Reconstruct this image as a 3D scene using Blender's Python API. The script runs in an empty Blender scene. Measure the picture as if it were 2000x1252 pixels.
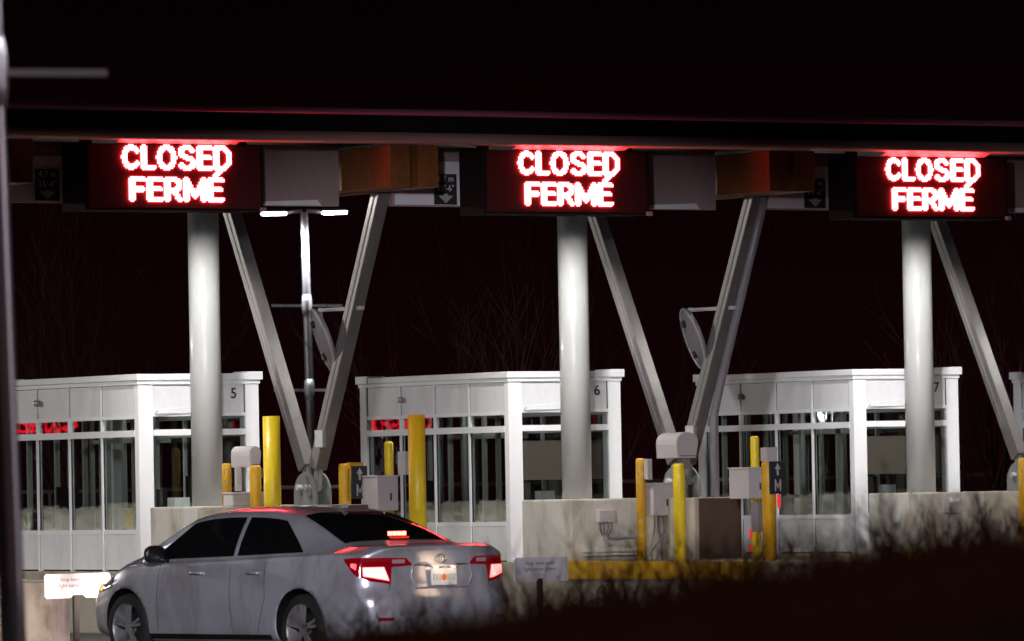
import bpy, bmesh, math, random
from mathutils import Vector, Matrix
R_ = math.radians
rnd = random.Random(5)
scene = bpy.context.scene
COL = scene.collection

# ------------------------------------------------------------------ camera
AZ, PITCH, ROLL, FPX, CH = R_(31.97), R_(1.506), .0181, 12444., 1.35
cam_d = bpy.data.cameras.new('camera'); cam = bpy.data.objects.new('camera', cam_d); COL.objects.link(cam)
_R = Vector((math.cos(AZ), -math.sin(AZ), 0)); _F = Vector((math.sin(AZ), math.cos(AZ), 0)); _U = Vector((0, 0, 1))
FW = _F*math.cos(PITCH)+_U*math.sin(PITCH); _u = _U*math.cos(PITCH)-_F*math.sin(PITCH)
UP = _u*math.cos(ROLL)+_R*math.sin(ROLL); RT = _R*math.cos(ROLL)-_u*math.sin(ROLL)
m = Matrix((RT, UP, -FW)).transposed().to_4x4(); m.translation = (0, 0, CH)
cam.matrix_world = m
cam_d.sensor_width = 36; cam_d.lens = 36*FPX/2000; cam_d.clip_start = .5; cam_d.clip_end = 2000
cam_d.dof.use_dof = True; cam_d.dof.focus_distance = 69.5; cam_d.dof.aperture_fstop = 3.4
scene.camera = cam

def at(x, y, depth):
    """photo pixel (2000 px wide) + distance along the view -> world point (used to plan positions)"""
    return Vector((0, 0, CH)) + (FW + RT*((x-1000)/FPX) + UP*((626-y)/FPX))*depth

# ------------------------------------------------------------------ world, exposure
w = bpy.data.worlds.new('World'); scene.world = w; w.use_nodes = True
bg = w.node_tree.nodes['Background']
bg.inputs[1].default_value = 1.0
_nt = w.node_tree; _tc = _nt.nodes.new('ShaderNodeTexCoord'); _sx = _nt.nodes.new('ShaderNodeSeparateXYZ'); _rp = _nt.nodes.new('ShaderNodeValToRGB')
_nt.links.new(_tc.outputs['Generated'], _sx.inputs[0]); _nt.links.new(_sx.outputs['Z'], _rp.inputs[0]); _nt.links.new(_rp.outputs[0], bg.inputs[0])
_rp.color_ramp.elements[0].position = 0; _rp.color_ramp.elements[0].color = (.0056, .0006, .0015, 1)
_rp.color_ramp.elements[1].position = .085; _rp.color_ramp.elements[1].color = (.0010, .0003, .0005, 1)
scene.view_settings.view_transform = 'Standard'; scene.view_settings.look = 'None'
scene.view_settings.exposure = 0; scene.view_settings.gamma = 1
scene.render.engine = 'CYCLES'
try:
    scene.cycles.max_bounces = 6; scene.cycles.transparent_max_bounces = 12; scene.cycles.caustics_reflective = False
except Exception: pass

# ------------------------------------------------------------------ lamps of the place and added fills
def lamp(name, kind, loc, energy, color=(1, 1, 1), target=None, size=.3, spot=60, blend=.5, parent=None):
    d = bpy.data.lights.new(name, kind); d.energy = energy; d.color = color
    if kind == 'AREA': d.shape = 'DISK'; d.size = size; d.spread = R_(spot)
    else: d.shadow_soft_size = size
    if kind == 'SPOT': d.spot_size = R_(spot); d.spot_blend = blend
    o = bpy.data.objects.new(name, d); COL.objects.link(o); o.location = loc
    if target is not None: o.rotation_euler = (Vector(target)-Vector(loc)).to_track_quat('-Z', 'Y').to_euler()
    if parent:
        o.parent = parent; o.location = Vector(loc)-parent.location
    return o
E_YARD, E_LANE, E_BOOTH, E_FAR = 22000, 44, 150, 1100

# ------------------------------------------------------------------ materials
def mat(name, col, rough=.6, metal=0, var=.12, scale=4, bump=.0, coat=0, spec=.5, em=None, ems=0, dirt=None, dscale=2.):
    M = bpy.data.materials.new(name); M.use_nodes = True; nt = M.node_tree; p = nt.nodes['Principled BSDF']
    p.inputs['Roughness'].default_value = rough; p.inputs['Metallic'].default_value = metal
    p.inputs['Coat Weight'].default_value = coat; p.inputs['Coat Roughness'].default_value = .06
    p.inputs['Specular IOR Level'].default_value = spec
    tc = nt.nodes.new('ShaderNodeTexCoord'); n = nt.nodes.new('ShaderNodeTexNoise')
    n.inputs['Scale'].default_value = scale; n.inputs['Detail'].default_value = 6
    nt.links.new(tc.outputs['Object'], n.inputs['Vector'])
    mx = nt.nodes.new('ShaderNodeMix'); mx.data_type = 'RGBA'
    mx.inputs['A'].default_value = (*[c*(1-var) for c in col], 1); mx.inputs['B'].default_value = (*[min(1, c*(1+var)) for c in col], 1)
    nt.links.new(n.outputs['Fac'], mx.inputs['Factor']); out = mx.outputs['Result']
    if dirt:
        n2 = nt.nodes.new('ShaderNodeTexNoise'); n2.inputs['Scale'].default_value = dscale; n2.inputs['Detail'].default_value = 8
        n2.inputs['Roughness'].default_value = .7
        mp = nt.nodes.new('ShaderNodeMapping'); mp.inputs['Scale'].default_value = (1, 1, .35)
        nt.links.new(tc.outputs['Object'], mp.inputs['Vector']); nt.links.new(mp.outputs[0], n2.inputs['Vector'])
        rp = nt.nodes.new('ShaderNodeValToRGB'); rp.color_ramp.elements[0].position = .48; rp.color_ramp.elements[1].position = .68
        nt.links.new(n2.outputs['Fac'], rp.inputs[0])
        m2 = nt.nodes.new('ShaderNodeMix'); m2.data_type = 'RGBA'; m2.inputs['B'].default_value = (*dirt, 1)
        nt.links.new(rp.outputs[0], m2.inputs['Factor']); nt.links.new(out, m2.inputs['A']); out = m2.outputs['Result']
    nt.links.new(out, p.inputs['Base Color'])
    if bump:
        b = nt.nodes.new('ShaderNodeBump'); b.inputs['Strength'].default_value = bump; b.inputs['Distance'].default_value = .02
        n3 = nt.nodes.new('ShaderNodeTexNoise'); n3.inputs['Scale'].default_value = scale*8; n3.inputs['Detail'].default_value = 4
        nt.links.new(tc.outputs['Object'], n3.inputs['Vector']); nt.links.new(n3.outputs['Fac'], b.inputs['Height'])
        nt.links.new(b.outputs[0], p.inputs['Normal'])
    if em:
        p.inputs['Emission Color'].default_value = (*em, 1); p.inputs['Emission Strength'].default_value = ems
    return M
def glass_mat(name, tint=(.83, .86, .84), base=.045):
    M = bpy.data.materials.new(name); M.use_nodes = True; nt = M.node_tree; nt.nodes.clear()
    o = nt.nodes.new('ShaderNodeOutputMaterial'); mx = nt.nodes.new('ShaderNodeMixShader')
    t = nt.nodes.new('ShaderNodeBsdfTransparent'); t.inputs[0].default_value = (*tint, 1)
    g = nt.nodes.new('ShaderNodeBsdfGlossy'); g.inputs['Roughness'].default_value = .012; g.inputs[0].default_value = (.95, 1, .97, 1)
    # slightly wavy panes
    tc = nt.nodes.new('ShaderNodeTexCoord'); n = nt.nodes.new('ShaderNodeTexNoise'); n.inputs['Scale'].default_value = 2.2
    b = nt.nodes.new('ShaderNodeBump'); b.inputs['Strength'].default_value = .05; b.inputs['Distance'].default_value = .02
    nt.links.new(tc.outputs['Object'], n.inputs['Vector']); nt.links.new(n.outputs['Fac'], b.inputs['Height']); nt.links.new(b.outputs[0], g.inputs['Normal'])
    lw = nt.nodes.new('ShaderNodeLayerWeight'); lw.inputs['Blend'].default_value = .5
    f = nt.nodes.new('ShaderNodeMath'); f.operation = 'POWER'; f.inputs[1].default_value = 3.5; nt.links.new(lw.outputs['Facing'], f.inputs[0])
    a = nt.nodes.new('ShaderNodeMath'); a.operation = 'ADD'; a.inputs[1].default_value = base; a.use_clamp = True
    nt.links.new(f.outputs[0], a.inputs[0]); nt.links.new(a.outputs[0], mx.inputs[0])
    nt.links.new(t.outputs[0], mx.inputs[1]); nt.links.new(g.outputs[0], mx.inputs[2]); nt.links.new(mx.outputs[0], o.inputs[0])
    return M
M = dict(
 asphalt=mat('asphalt', (.05, .05, .05), .85, bump=.5, scale=1.5, var=.3),
 soil=mat('soil', (.06, .04, .03), .95, bump=.6, scale=3, var=.4),
 brush=mat('brush_twigs', (.07, .03, .018), .9, var=.5, scale=3, spec=.1),
 grass=mat('dry_grass', (.22, .12, .06), .9, var=.4, scale=9, spec=.1),
 snow=mat('snow', (.72, .68, .62), .8, scale=.6, var=.3, bump=.3, dirt=(.2, .16, .12)),
 concrete=mat('concrete', (.40, .36, .29), .85, scale=3, var=.18, bump=.25, dirt=(.22, .18, .14), dscale=2.4),
 concrete_pale=mat('concrete_pale', (.56, .54, .49), .85, scale=3, var=.12, bump=.2, dirt=(.33, .27, .2), dscale=2.6),
 white_panel=mat('white_panel', (.72, .72, .74), .42, scale=1.3, var=.05, dirt=(.58, .57, .57), dscale=1.5),
 white_frame=mat('white_frame', (.78, .78, .80), .35, var=.04),
 seam=mat('seam_rubber', (.02, .02, .022), .7),
 steel=mat('painted_steel', (.14, .128, .123), .38, var=.08, scale=2.5, coat=.25, dirt=(.09, .08, .077), dscale=1.7),
 column=mat('column_paint', (.35, .35, .345), .30, var=.05, scale=2, coat=.4, dirt=(.26, .26, .25), dscale=1.5),
 pole=mat('pole_metal', (.30, .28, .30), .35, metal=.6, var=.1),
 galv=mat('galvanised', (.45, .45, .46), .45, metal=.5, var=.15, scale=12),
 plate=mat('base_plate_steel', (.2, .21, .2), .75, var=.1),
 fascia=mat('fascia_dark', (.016, .012, .013), .5, var=.2),
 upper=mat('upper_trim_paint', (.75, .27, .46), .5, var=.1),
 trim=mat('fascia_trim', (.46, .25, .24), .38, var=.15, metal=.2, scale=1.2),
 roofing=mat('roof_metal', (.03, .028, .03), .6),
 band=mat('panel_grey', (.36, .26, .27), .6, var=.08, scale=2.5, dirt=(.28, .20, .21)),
 board=mat('board_white', (.80, .78, .82), .5, var=.04),
 wood=mat('glulam_wood', (.22, .075, .017), .55, var=.25, scale=6, dirt=(.14, .045, .012), dscale=4),
 black=mat('black_metal', (.012, .011, .012), .35, var=.1),
 cabinet=mat('sign_cabinet', (.018, .008, .009), .85, var=.1, spec=.1),
 display=mat('led_module_face', (.05, .003, .004), .6, var=.1),
 front_brown=mat('dark_brown_front', (.085, .05, .036), .7, var=.3, scale=5),
 ink=mat('black_ink', (.02, .02, .022), .6),
 white_ink=mat('white_ink', (.42, .39, .42), .6),
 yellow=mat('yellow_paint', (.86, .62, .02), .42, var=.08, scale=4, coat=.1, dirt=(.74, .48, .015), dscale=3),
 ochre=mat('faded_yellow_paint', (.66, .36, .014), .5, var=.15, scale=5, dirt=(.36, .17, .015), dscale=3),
 tape=mat('reflective_tape', (.85, .8, .7), .15, metal=.6),
 box=mat('equipment_grey', (.48, .44, .45), .5, var=.06),
 box_dark=mat('equipment_dark', (.2, .18, .2), .5, var=.08),
 rail=mat('rail_steel', (.28, .26, .29), .5, metal=.3),
 bark=mat('bark', (.06, .017, .015), .9, var=.3, scale=8),  # red tone stands in for the glare veiling the branches
 inside=mat('booth_inside', (.42, .43, .41), .7, var=.15),
 floor=mat('booth_floor', (.1, .09, .08), .8),
 blind=mat('roller_blind', (.15, .115, .10), .9),
 paint=mat('silver_paint', (.66, .65, .73), .30, metal=.5, var=.22, scale=2.6, coat=.9, dirt=(.42, .38, .41), dscale=2.1),  # blotches are road grime and also stand in for mottled reflections
 car_black=mat('car_trim_black', (.012, .012, .013), .35, coat=.2),
 tyre=mat('tyre_rubber', (.015, .014, .014), .8, bump=.3),
 rim=mat('alloy_rim', (.26, .25, .26), .35, metal=.25),
 car_glass=mat('tinted_glass', (.006, .006, .007), .04, spec=.5, coat=.3),
 chrome=mat('chrome', (.7, .7, .72), .12, metal=1),
 lens=mat('red_lens', (.16, .002, .008), .1, coat=.8, em=(1, .0, .01), ems=.09),
 clear=mat('clear_lens', (.35, .28, .3), .12, coat=.6),
 amber=mat('amber_lens', (.7, .25, .02), .2, em=(1, .5, .05), ems=1.5),
 bark_dark=mat('wet_bark', (.1, .04, .03), .9),
)
def em_mat(name, col, s):
    x = bpy.data.materials.new(name); x.use_nodes = True; p = x.node_tree.nodes['Principled BSDF']
    p.inputs['Base Color'].default_value = (.05, .01, .01, 1); p.inputs['Emission Color'].default_value = (*col, 1); p.inputs['Emission Strength'].default_value = s
    return x
M['led'] = em_mat('red_led', (1, .046, .052), 36)
M['led_small'] = em_mat('red_led_dim', (1, .01, .03), 3.0)
M['indicator'] = em_mat('indicator_red', (1, .03, .02), .9)
M['brake'] = em_mat('brake_lamp', (1, .19, .18), 5.2)
M['brake_soft'] = em_mat('side_tail_lamp', (1, .08, .09), 3.2)
M['brake_led'] = em_mat('high_brake_lamp', (1, .14, .10), 8)
M['brake_reflect_glow'] = em_mat('brake_glow', (1, .02, .01), 1.0)
M['lamp_lens'] = em_mat('lamp_lens', (.92, .95, 1), 45)
M['headlight'] = em_mat('headlight', (1, .9, .7), 14)
M['plate_glow'] = em_mat('plate_lamp', (1, .75, .5), 5)
M['glass'] = glass_mat('booth_glass')

# ------------------------------------------------------------------ helpers
def tag(o, label=None, cat=None, group=None, kind=None):
    if label: o['label'] = label
    if cat: o['category'] = cat
    if group: o['group'] = group
    if kind: o['kind'] = kind
    return o
def empty(name, loc, label, cat, group=None, rz=0):
    o = bpy.data.objects.new(name, None); COL.objects.link(o); o.location = loc; o.rotation_euler = (0, 0, rz)
    return tag(o, label, cat, group)
def root_loc(o):
    v = Vector((0, 0, 0))
    while o is not None: v += o.location; o = o.parent
    return v
class MB:
    def __init__(s): s.v = []; s.f = []; s.sm = []
    def add(s, vs, fs, smooth=False):
        b = len(s.v); s.v += [tuple(x) for x in vs]; s.f += [tuple(i+b for i in f) for f in fs]; s.sm += [smooth]*len(fs); return s
    def box(s, a, b):
        x0, y0, z0 = [min(p, q) for p, q in zip(a, b)]; x1, y1, z1 = [max(p, q) for p, q in zip(a, b)]
        return s.add([(x0,y0,z0),(x1,y0,z0),(x1,y1,z0),(x0,y1,z0),(x0,y0,z1),(x1,y0,z1),(x1,y1,z1),(x0,y1,z1)],
                     [(0,3,2,1),(4,5,6,7),(0,1,5,4),(1,2,6,5),(2,3,7,6),(3,0,4,7)])
    def bar(s, a, b, w, h, up=(1, 0, 0)):
        a = Vector(a); b = Vector(b); d = (b-a).normalized(); u = Vector(up); u = (u-d*u.dot(d)).normalized(); v = d.cross(u)
        P = []
        for p in (a, b):
            for i, j in ((-1,-1),(1,-1),(1,1),(-1,1)): P.append(p+u*(i*w/2)+v*(j*h/2))
        return s.add(P, [(0,1,2,3),(7,6,5,4),(0,4,5,1),(1,5,6,2),(2,6,7,3),(3,7,4,0)])
    def tube(s, pts, rs, n=16, caps=True):
        pts = [Vector(p) for p in pts]
        if not isinstance(rs, (list, tuple)): rs = [rs]*len(pts)
        P = []; F = []; prev = None
        for i, p in enumerate(pts):
            d = (pts[min(i+1, len(pts)-1)]-pts[max(i-1, 0)]).normalized()
            if prev is None:
                u = Vector((1, 0, 0)) if abs(d.x) < .8 else Vector((0, 1, 0))
            else: u = prev
            u = (u-d*u.dot(d)).normalized(); v = d.cross(u); prev = u
            for k in range(n):
                a = 2*math.pi*k/n; P.append(p+(u*math.cos(a)+v*math.sin(a))*rs[i])
        for i in range(len(pts)-1):
            for k in range(n):
                F.append((i*n+k, i*n+(k+1)%n, (i+1)*n+(k+1)%n, (i+1)*n+k))
        s.add(P, F, True)
        if caps:
            b = len(s.v)-len(P)
            s.f.append(tuple(b+k for k in range(n))[::-1]); s.sm.append(False)
            s.f.append(tuple(b+(len(pts)-1)*n+k for k in range(n))); s.sm.append(False)
        return s
    def prism(s, poly, axis, a, b):
        """polygon (2D) extruded along axis from a to b; poly coords are the two other axes in order"""
        n = len(poly)
        def mk(p, t):
            l = list(p); l.insert(axis, t); return tuple(l)
        P = [mk(p, a) for p in poly]+[mk(p, b) for p in poly]
        F = [tuple(range(n)), tuple(range(2*n-1, n-1, -1))]+[(i, n+i, n+(i+1)%n, (i+1)%n) for i in range(n)]
        return s.add(P, F)
    def build(s, name, m, parent=None, local=False, bevel=0, recalc=True):
        me = bpy.data.meshes.new(name)
        off = Vector((0, 0, 0)) if (local or parent is None) else root_loc(parent)
        me.from_pydata([Vector(v)-off for v in s.v], [], s.f)
        me.polygons.foreach_set('use_smooth', s.sm)
        if recalc:
            bm = bmesh.new(); bm.from_mesh(me); bmesh.ops.recalc_face_normals(bm, faces=bm.faces)
            if bevel:
                bmesh.ops.bevel(bm, geom=[e for e in bm.edges if len(e.link_faces) == 2 and e.calc_face_angle(0) > .6], offset=bevel, segments=2, affect='EDGES', profile=.6)
            bm.to_mesh(me); bm.free()
        me.materials.append(m); me.update()
        o = bpy.data.objects.new(name, me); COL.objects.link(o)
        if parent: o.parent = parent
        return o
def thing_mesh(name, mb, m, label, cat, group=None, **k):
    o = mb.build(name, m, **k); return tag(o, label, cat, group)
def copy_tree(o, parent=None, delta=None):
    c = o.copy(); COL.objects.link(c)
    if parent: c.parent = parent
    if delta is not None: c.location = o.location+Vector(delta)
    for ch in [x for x in bpy.data.objects if x.parent is o]: copy_tree(ch, c)
    return c
def text_mesh(txt, size, m, name, parent, loc, rot, mirror=False, align='CENTER', extr=.002, off=.0):
    cu = bpy.data.curves.new(name, 'FONT'); cu.body = txt; cu.size = size; cu.align_x = align; cu.align_y = 'CENTER'; cu.extrude = extr; cu.offset = off
    t = bpy.data.objects.new('tmp', cu); COL.objects.link(t); bpy.context.view_layer.update()
    me = bpy.data.meshes.new_from_object(t.evaluated_get(bpy.context.evaluated_depsgraph_get()))
    bpy.data.objects.remove(t); me.materials.clear(); me.materials.append(m)
    o = bpy.data.objects.new(name, me); COL.objects.link(o); o.parent = parent
    o.rotation_euler = rot; o.location = Vector(loc)-(root_loc(parent) if parent else Vector((0, 0, 0)))
    return o
FACE_FRONT = (R_(90), 0, 0)          # text readable when looking along +Y
FACE_SIDE = (R_(90), 0, R_(-90))     # text readable when looking along +X

G = -.25        # road level
PT = .47        # top of the concrete islands
S = 5.0         # lane pitch
LANES = {4: -1, 5: 0, 6: 1, 7: 2, 8: 3}

# ------------------------------------------------------------------ ground
def ground():
    b = MB(); b.add([(-200,-60,G),(400,-60,G),(400,600,G),(-200,600,G)], [(0,1,2,3)])
    tag(b.build('ground', M['asphalt']), kind='structure')
    # grassy bank in front of the camera: lateral s (to the right), depth d
    def top(s):                                    # crest height over the lateral position
        pts = [(-3,.93),(-.75,.94),(-.45,.97),(-.3,1.02),(-.03,1.05),(.03,1.06),(.12,1.08),(.5,1.11),(.75,1.155),(1.15,1.21),(1.6,1.25),(4,1.33)]
        for (a, p), (c, q) in zip(pts, pts[1:]):
            if a <= s <= c: return p+(q-p)*(s-a)/(c-a)
        return pts[0][1] if s < 0 else pts[-1][1]
    def h(s, d):
        t = top(s*14.0/max(d, 5)) if d > 2 else .9
        base = G
        if d < 10: k = .55+.45*max(0, d/10)**1.2
        elif d < 15: k = 1
        else: k = max(0, 1-((d-15)/11)**1.0)
        k = k*k*(3-2*k)
        return base+(t-base)*k
    b = MB(); ns, nd = 90, 60; V = []; Fc = []
    for j in range(nd+1):
        d = -2+30*j/nd
        for i in range(ns+1):
            s = -16+32*i/ns
            p = _R*s+_F*d; V.append((p.x, p.y, h(s, d)-.10+.02*math.sin(s*5+d*2.3)+(.0 if d<26 else -.05)))
    for j in range(nd):
        for i in range(ns): a = j*(ns+1)+i; Fc.append((a, a+1, a+ns+2, a+ns+1))
    b.add(V, Fc, True); tag(b.build('grass_bank', M['soil']), kind='structure')
    g = MB(); r = random.Random(3)
    def blade(s, d, L, wd, lean):
        p = _R*s+_F*d; z = h(s, d)-.12
        l = _R*lean+_F*r.uniform(-.1, .1); a = Vector((p.x, p.y, z)); side = _R*wd
        mid = a+Vector((0, 0, L*.55))+l*.35*L; tip = a+Vector((0, 0, L))+l*L
        g.add([a-side, a+side, mid+side*.8, mid-side*.8, tip], [(0,1,2,3),(3,2,4)])
    for _ in range(16000):
        d = r.uniform(11, 18); s = r.uniform(-1.35, 1.45)*d/14
        blade(s, d, r.uniform(.08, .17), r.uniform(.0015, .004), r.gauss(0, .35))
    for _ in range(420):                           # taller dead stalks
        d = r.uniform(12, 17); s = r.uniform(-1.25, 1.3)*d/14
        if s < .2 and r.random() < .4: continue
        blade(s, d, r.uniform(.15, .27), r.uniform(.0012, .003), r.gauss(0, .3))
    for _ in range(260):
        s = r.choice([r.gauss(.62, .07), r.gauss(.85, .1), r.gauss(.35, .12), r.gauss(1.05, .06), r.uniform(-.4, 1.1)]); d = r.uniform(13, 18)
        blade(s*d/14, d, r.uniform(.16, .34), r.uniform(.002, .005), r.gauss(0, .45))
    tag(g.build('dry_grass', M['grass'], recalc=False), 'dark dry grass and dead stalks along the top of the bank in the foreground', 'grass', kind='stuff')
    # twiggy brush between the bank and the lanes
    g = MB(); r = random.Random(11)
    def topy(px):
        pts = [(560,1235),(700,1205),(1000,1190),(1060,1140),(1300,1118),(1500,1100),(1700,1062),(1850,1040),(2080,1015)]
        for (a, p), (c_, q) in zip(pts, pts[1:]):
            if a <= px <= c_: return p+(q-p)*(px-a)/(c_-a)
        return 1235
    def twig(p, d, L, w0, lev):
        pts = [p]; q = p
        for i in range(4):
            d = (d+Vector((r.gauss(0, .16), r.gauss(0, .16), r.gauss(.0, .1)))).normalized(); q = q+d*L/4; pts.append(q)
            if lev < 2 and i > 0:
                for _ in range(2): twig(q, (d+Vector((r.gauss(0, .5), r.gauss(0, .5), r.uniform(-.1, .3)))).normalized(), L*.45, w0*.6, lev+1)
        for i in range(4):
            a_, b_ = pts[i], pts[i+1]; w1 = w0*(1-.2*i); w2 = w0*(1-.2*(i+1)); g.add([a_-_R*w1, a_+_R*w1, b_+_R*w2, b_-_R*w2], [(0,1,2,3)])
    for _ in range(560):
        px = r.uniform(560, 2060)
        if px < 1050 and r.random() < .35: continue
        dp = r.uniform(29, 46); t = at(px, topy(px)+r.gauss(120, 20)+(18 if px > 1450 else 0), dp); hgt = max(.25, t.z-G)
        b0 = Vector((t.x+r.gauss(0, .15), t.y+r.gauss(0, .15), G)); twig(b0, (t-b0).normalized(), hgt*1.02, r.uniform(.006, .012), 0)
    for _ in range(9000):
        px = r.uniform(560, 2060); dp = r.uniform(33, 50); t = at(px, topy(px)+46+abs(r.gauss(0, 28)), dp); w1 = r.uniform(.004, .012)
        b0 = Vector((t.x+r.gauss(0, .2), t.y, G)); mid = b0.lerp(t, .6)+_R*r.gauss(0, .05); g.add([b0-_R*w1, b0+_R*w1, mid+_R*w1*.8, mid-_R*w1*.8, t], [(0,1,2,3),(3,2,4)])
    tag(g.build('brush', M['brush'], recalc=False), 'dark ragged brush in front of the car and the islands', 'brush', kind='stuff')
    # ploughed snow left of the plaza (what the booth windows mirror)
    b = MB(); V = []; Fc = []; n = 60
    for i in range(n+1):
        x = 5+34*i/n; y = 92+.1*(x-20)
        for j in range(7):
            t = j/6; V.append((x, y+5*t, G+(1.42+.05*math.sin(i*.35)+.02*math.sin(i*2.1))*max(0, math.sin(math.pi*t))**.7))
    for i in range(n):
        for j in range(6): a = i*7+j; Fc.append((a, a+7, a+8, a+1))
    b.add(V, Fc, True); tag(b.build('snow_bank', M['snow']), kind='structure')
ground()

# ------------------------------------------------------------------ canopy
def canopy():
    c = empty('canopy', (36, 62, 4.4), 'long dark flat canopy spanning all the lanes above the red lane signs', 'canopy')
    X0, X1 = 22, 62
    MB().box((X0, 59.32, 5.13), (X1, 59.40, 5.46)).build('fascia', M['fascia'], c)
    for i in range(13): MB().box((23.2+i*3.05, 59.312, 5.22), (23.215+i*3.05, 59.319, 5.42)).build('joint', M['black'], c)
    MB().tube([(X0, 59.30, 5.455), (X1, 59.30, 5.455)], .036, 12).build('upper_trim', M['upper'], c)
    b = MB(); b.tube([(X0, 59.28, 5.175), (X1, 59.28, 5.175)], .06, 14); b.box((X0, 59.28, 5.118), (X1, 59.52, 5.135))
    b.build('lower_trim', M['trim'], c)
    MB().box((X0, 59.53, 5.20), (X1, 68, 5.30)).build('roof', M['roofing'], c)
    for n, k in LANES.items():
        x = k*S
        for dx in (0, .36):
            b = MB(); b.box((35.63+dx+x, 59.54, 4.655), (35.89+dx+x, 62.4, 5.115)); b.build('rafter', M['wood'], c, bevel=.008)
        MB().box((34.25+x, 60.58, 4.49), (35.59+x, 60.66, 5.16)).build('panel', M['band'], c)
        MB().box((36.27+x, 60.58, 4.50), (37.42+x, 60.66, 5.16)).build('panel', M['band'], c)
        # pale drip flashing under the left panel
        b = MB(); b.prism([(34.3+x, 4.495), (35.35+x, 4.495), (35.3+x, 4.56), (34.42+x, 4.53)], 1, 60.55, 60.575)
        b.build('flashing', M['board'], c)
    return c
canopy()

# LED lettering ------------------------------------------------------
def arc(cx, cy, rx, ry, a0, a1, n=24):
    return [(cx+rx*math.cos(R_(a0+(a1-a0)*i/n)), cy+ry*math.sin(R_(a0+(a1-a0)*i/n))) for i in range(n+1)]
GL = {
 'C': (13, [arc(6.8, 8, 4.8, 6.2, 38, 322)]),
 'L': (10, [[(2, 14.2), (2, 1.8), (8.6, 1.8)]]),
 'O': (14, [arc(7, 8, 5, 6.2, 0, 360, 40)]),
 'S': (13, [arc(6.4, 11.3, 4.1, 3.0, 25, 215)+arc(6.6, 4.7, 4.4, 3.1, 80, -155)]),
 'E': (11, [[(9.2, 14.2), (2, 14.2), (2, 1.8), (9.4, 1.8)], [(2, 8.2), (8.6, 8.2)]]),
 'D': (13, [[(2, 1.8), (2, 14.2), (6, 14.2)]+arc(6, 8, 4.8, 6.2, 90, -90)+[(2, 1.8)]]),
 'F': (11, [[(9.4, 14.2), (2, 14.2), (2, 1.2)], [(2, 8), (8.2, 8)]]),
 'R': (12, [[(2, 1.2), (2, 14.2), (6.5, 14.2)]+arc(6.6, 11, 3.2, 3.2, 90, -90)+[(2, 7.8)], [(6, 7.6), (10, 1.2)]]),
 'M': (15, [[(2, 1.2), (2, 14.2), (7.5, 4), (13, 14.2), (13, 1.2)]]),
 'e': (11, [[(9.2, 14.2), (2, 14.2), (2, 1.8), (9.4, 1.8)], [(2, 8.2), (8.6, 8.2)], [(5.6, 17.3), (8.4, 20.2)]]),
}
def dseg(px, py, a, b):
    dx, dy = b[0]-a[0], b[1]-a[1]; L = dx*dx+dy*dy
    t = 0 if L == 0 else max(0, min(1, ((px-a[0])*dx+(py-a[1])*dy)/L))
    return math.hypot(px-a[0]-t*dx, py-a[1]-t*dy)
def led_line(word, pitch, cx, z0, y, width, mb, t=1.56, depth=.012):
    W = sum(GL[c][0] for c in word); x = 0; sx = width/W
    for c in word:
        w_, strokes = GL[c]
        for row in range(0, 22):
            run = None
            for colm in range(-1, w_+1):
                px, py = colm+.5, row+.5
                on = any(dseg(px, py, a, b) < t for st in strokes for a, b in zip(st, st[1:]))
                if on and run is None: run = colm
                if (not on or colm == w_) and run is not None:
                    e = colm if not on else colm+1
                    xa = cx-width/2+(x+run)*sx; xb = cx-width/2+(x+e)*sx
                    mb.box((xa, y-depth, z0+row*pitch), (xb, y, z0+(row+1)*pitch)); run = None
        x += w_
    return mb
def led_sign(k, lab, dz=0):
    x = k*S; cx = 33.21+x
    c = empty('lane_sign', (cx, 60.0, 4.4+dz), lab, 'sign', 'red CLOSED FERMÉ signs hung over the lanes')
    b = MB(); b.box((cx-1.11, 59.985, 4.395+dz), (cx+1.08, 60.5, 5.105+dz)); b.build('cabinet', M['cabinet'], c, bevel=.01)
    b = MB(); b.box((cx-1.07, 59.975, 4.42+dz), (cx+1.04, 59.985, 5.10+dz)); b.build('display', M['display'], c)
    led_line('CLOSED', .0172, cx+.01, 4.825+dz, 59.972, 1.37, MB()).build('lettering', M['led'], c)
    led_line('FERMe', .0168, cx+.0, 4.485+dz, 59.972, 1.17, MB()).build('lettering', M['led'], c)
    b = MB(); b.add([(cx-.74, 59.97, 5.112+dz), (cx+.74, 59.97, 5.112+dz), (cx+.74, 59.80, 5.158+dz), (cx-.74, 59.80, 5.158+dz), (cx-.74, 59.97, 5.118+dz), (cx+.74, 59.97, 5.118+dz), (cx+.74, 59.80, 5.164+dz), (cx-.74, 59.80, 5.164+dz)],
        [(0,1,2,3),(7,6,5,4),(0,4,5,1),(1,5,6,2),(2,6,7,3),(3,7,4,0)]); b.build('visor', M['box'], c)
    for sx in (-.95, .95): MB().box((cx+sx-.05, 60.2, 5.105+dz), (cx+sx+.05, 60.3, 5.19)).build('hanger', M['black'], c)
    b = MB(); b.box((cx+1.03, 59.93, 4.385+dz), (cx+1.085, 59.98, 4.43+dz)); b.build('latch', M['galv'], c)
led_sign(0, 'red lit CLOSED FERMÉ lane sign over the silver car, left of the three', .005)
led_sign(1, 'red lit CLOSED FERMÉ lane sign above the column of booth 6, middle of the three', .0)
led_sign(2, 'red lit CLOSED FERMÉ lane sign above the column of booth 7, right of the three', -.015)

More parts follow.
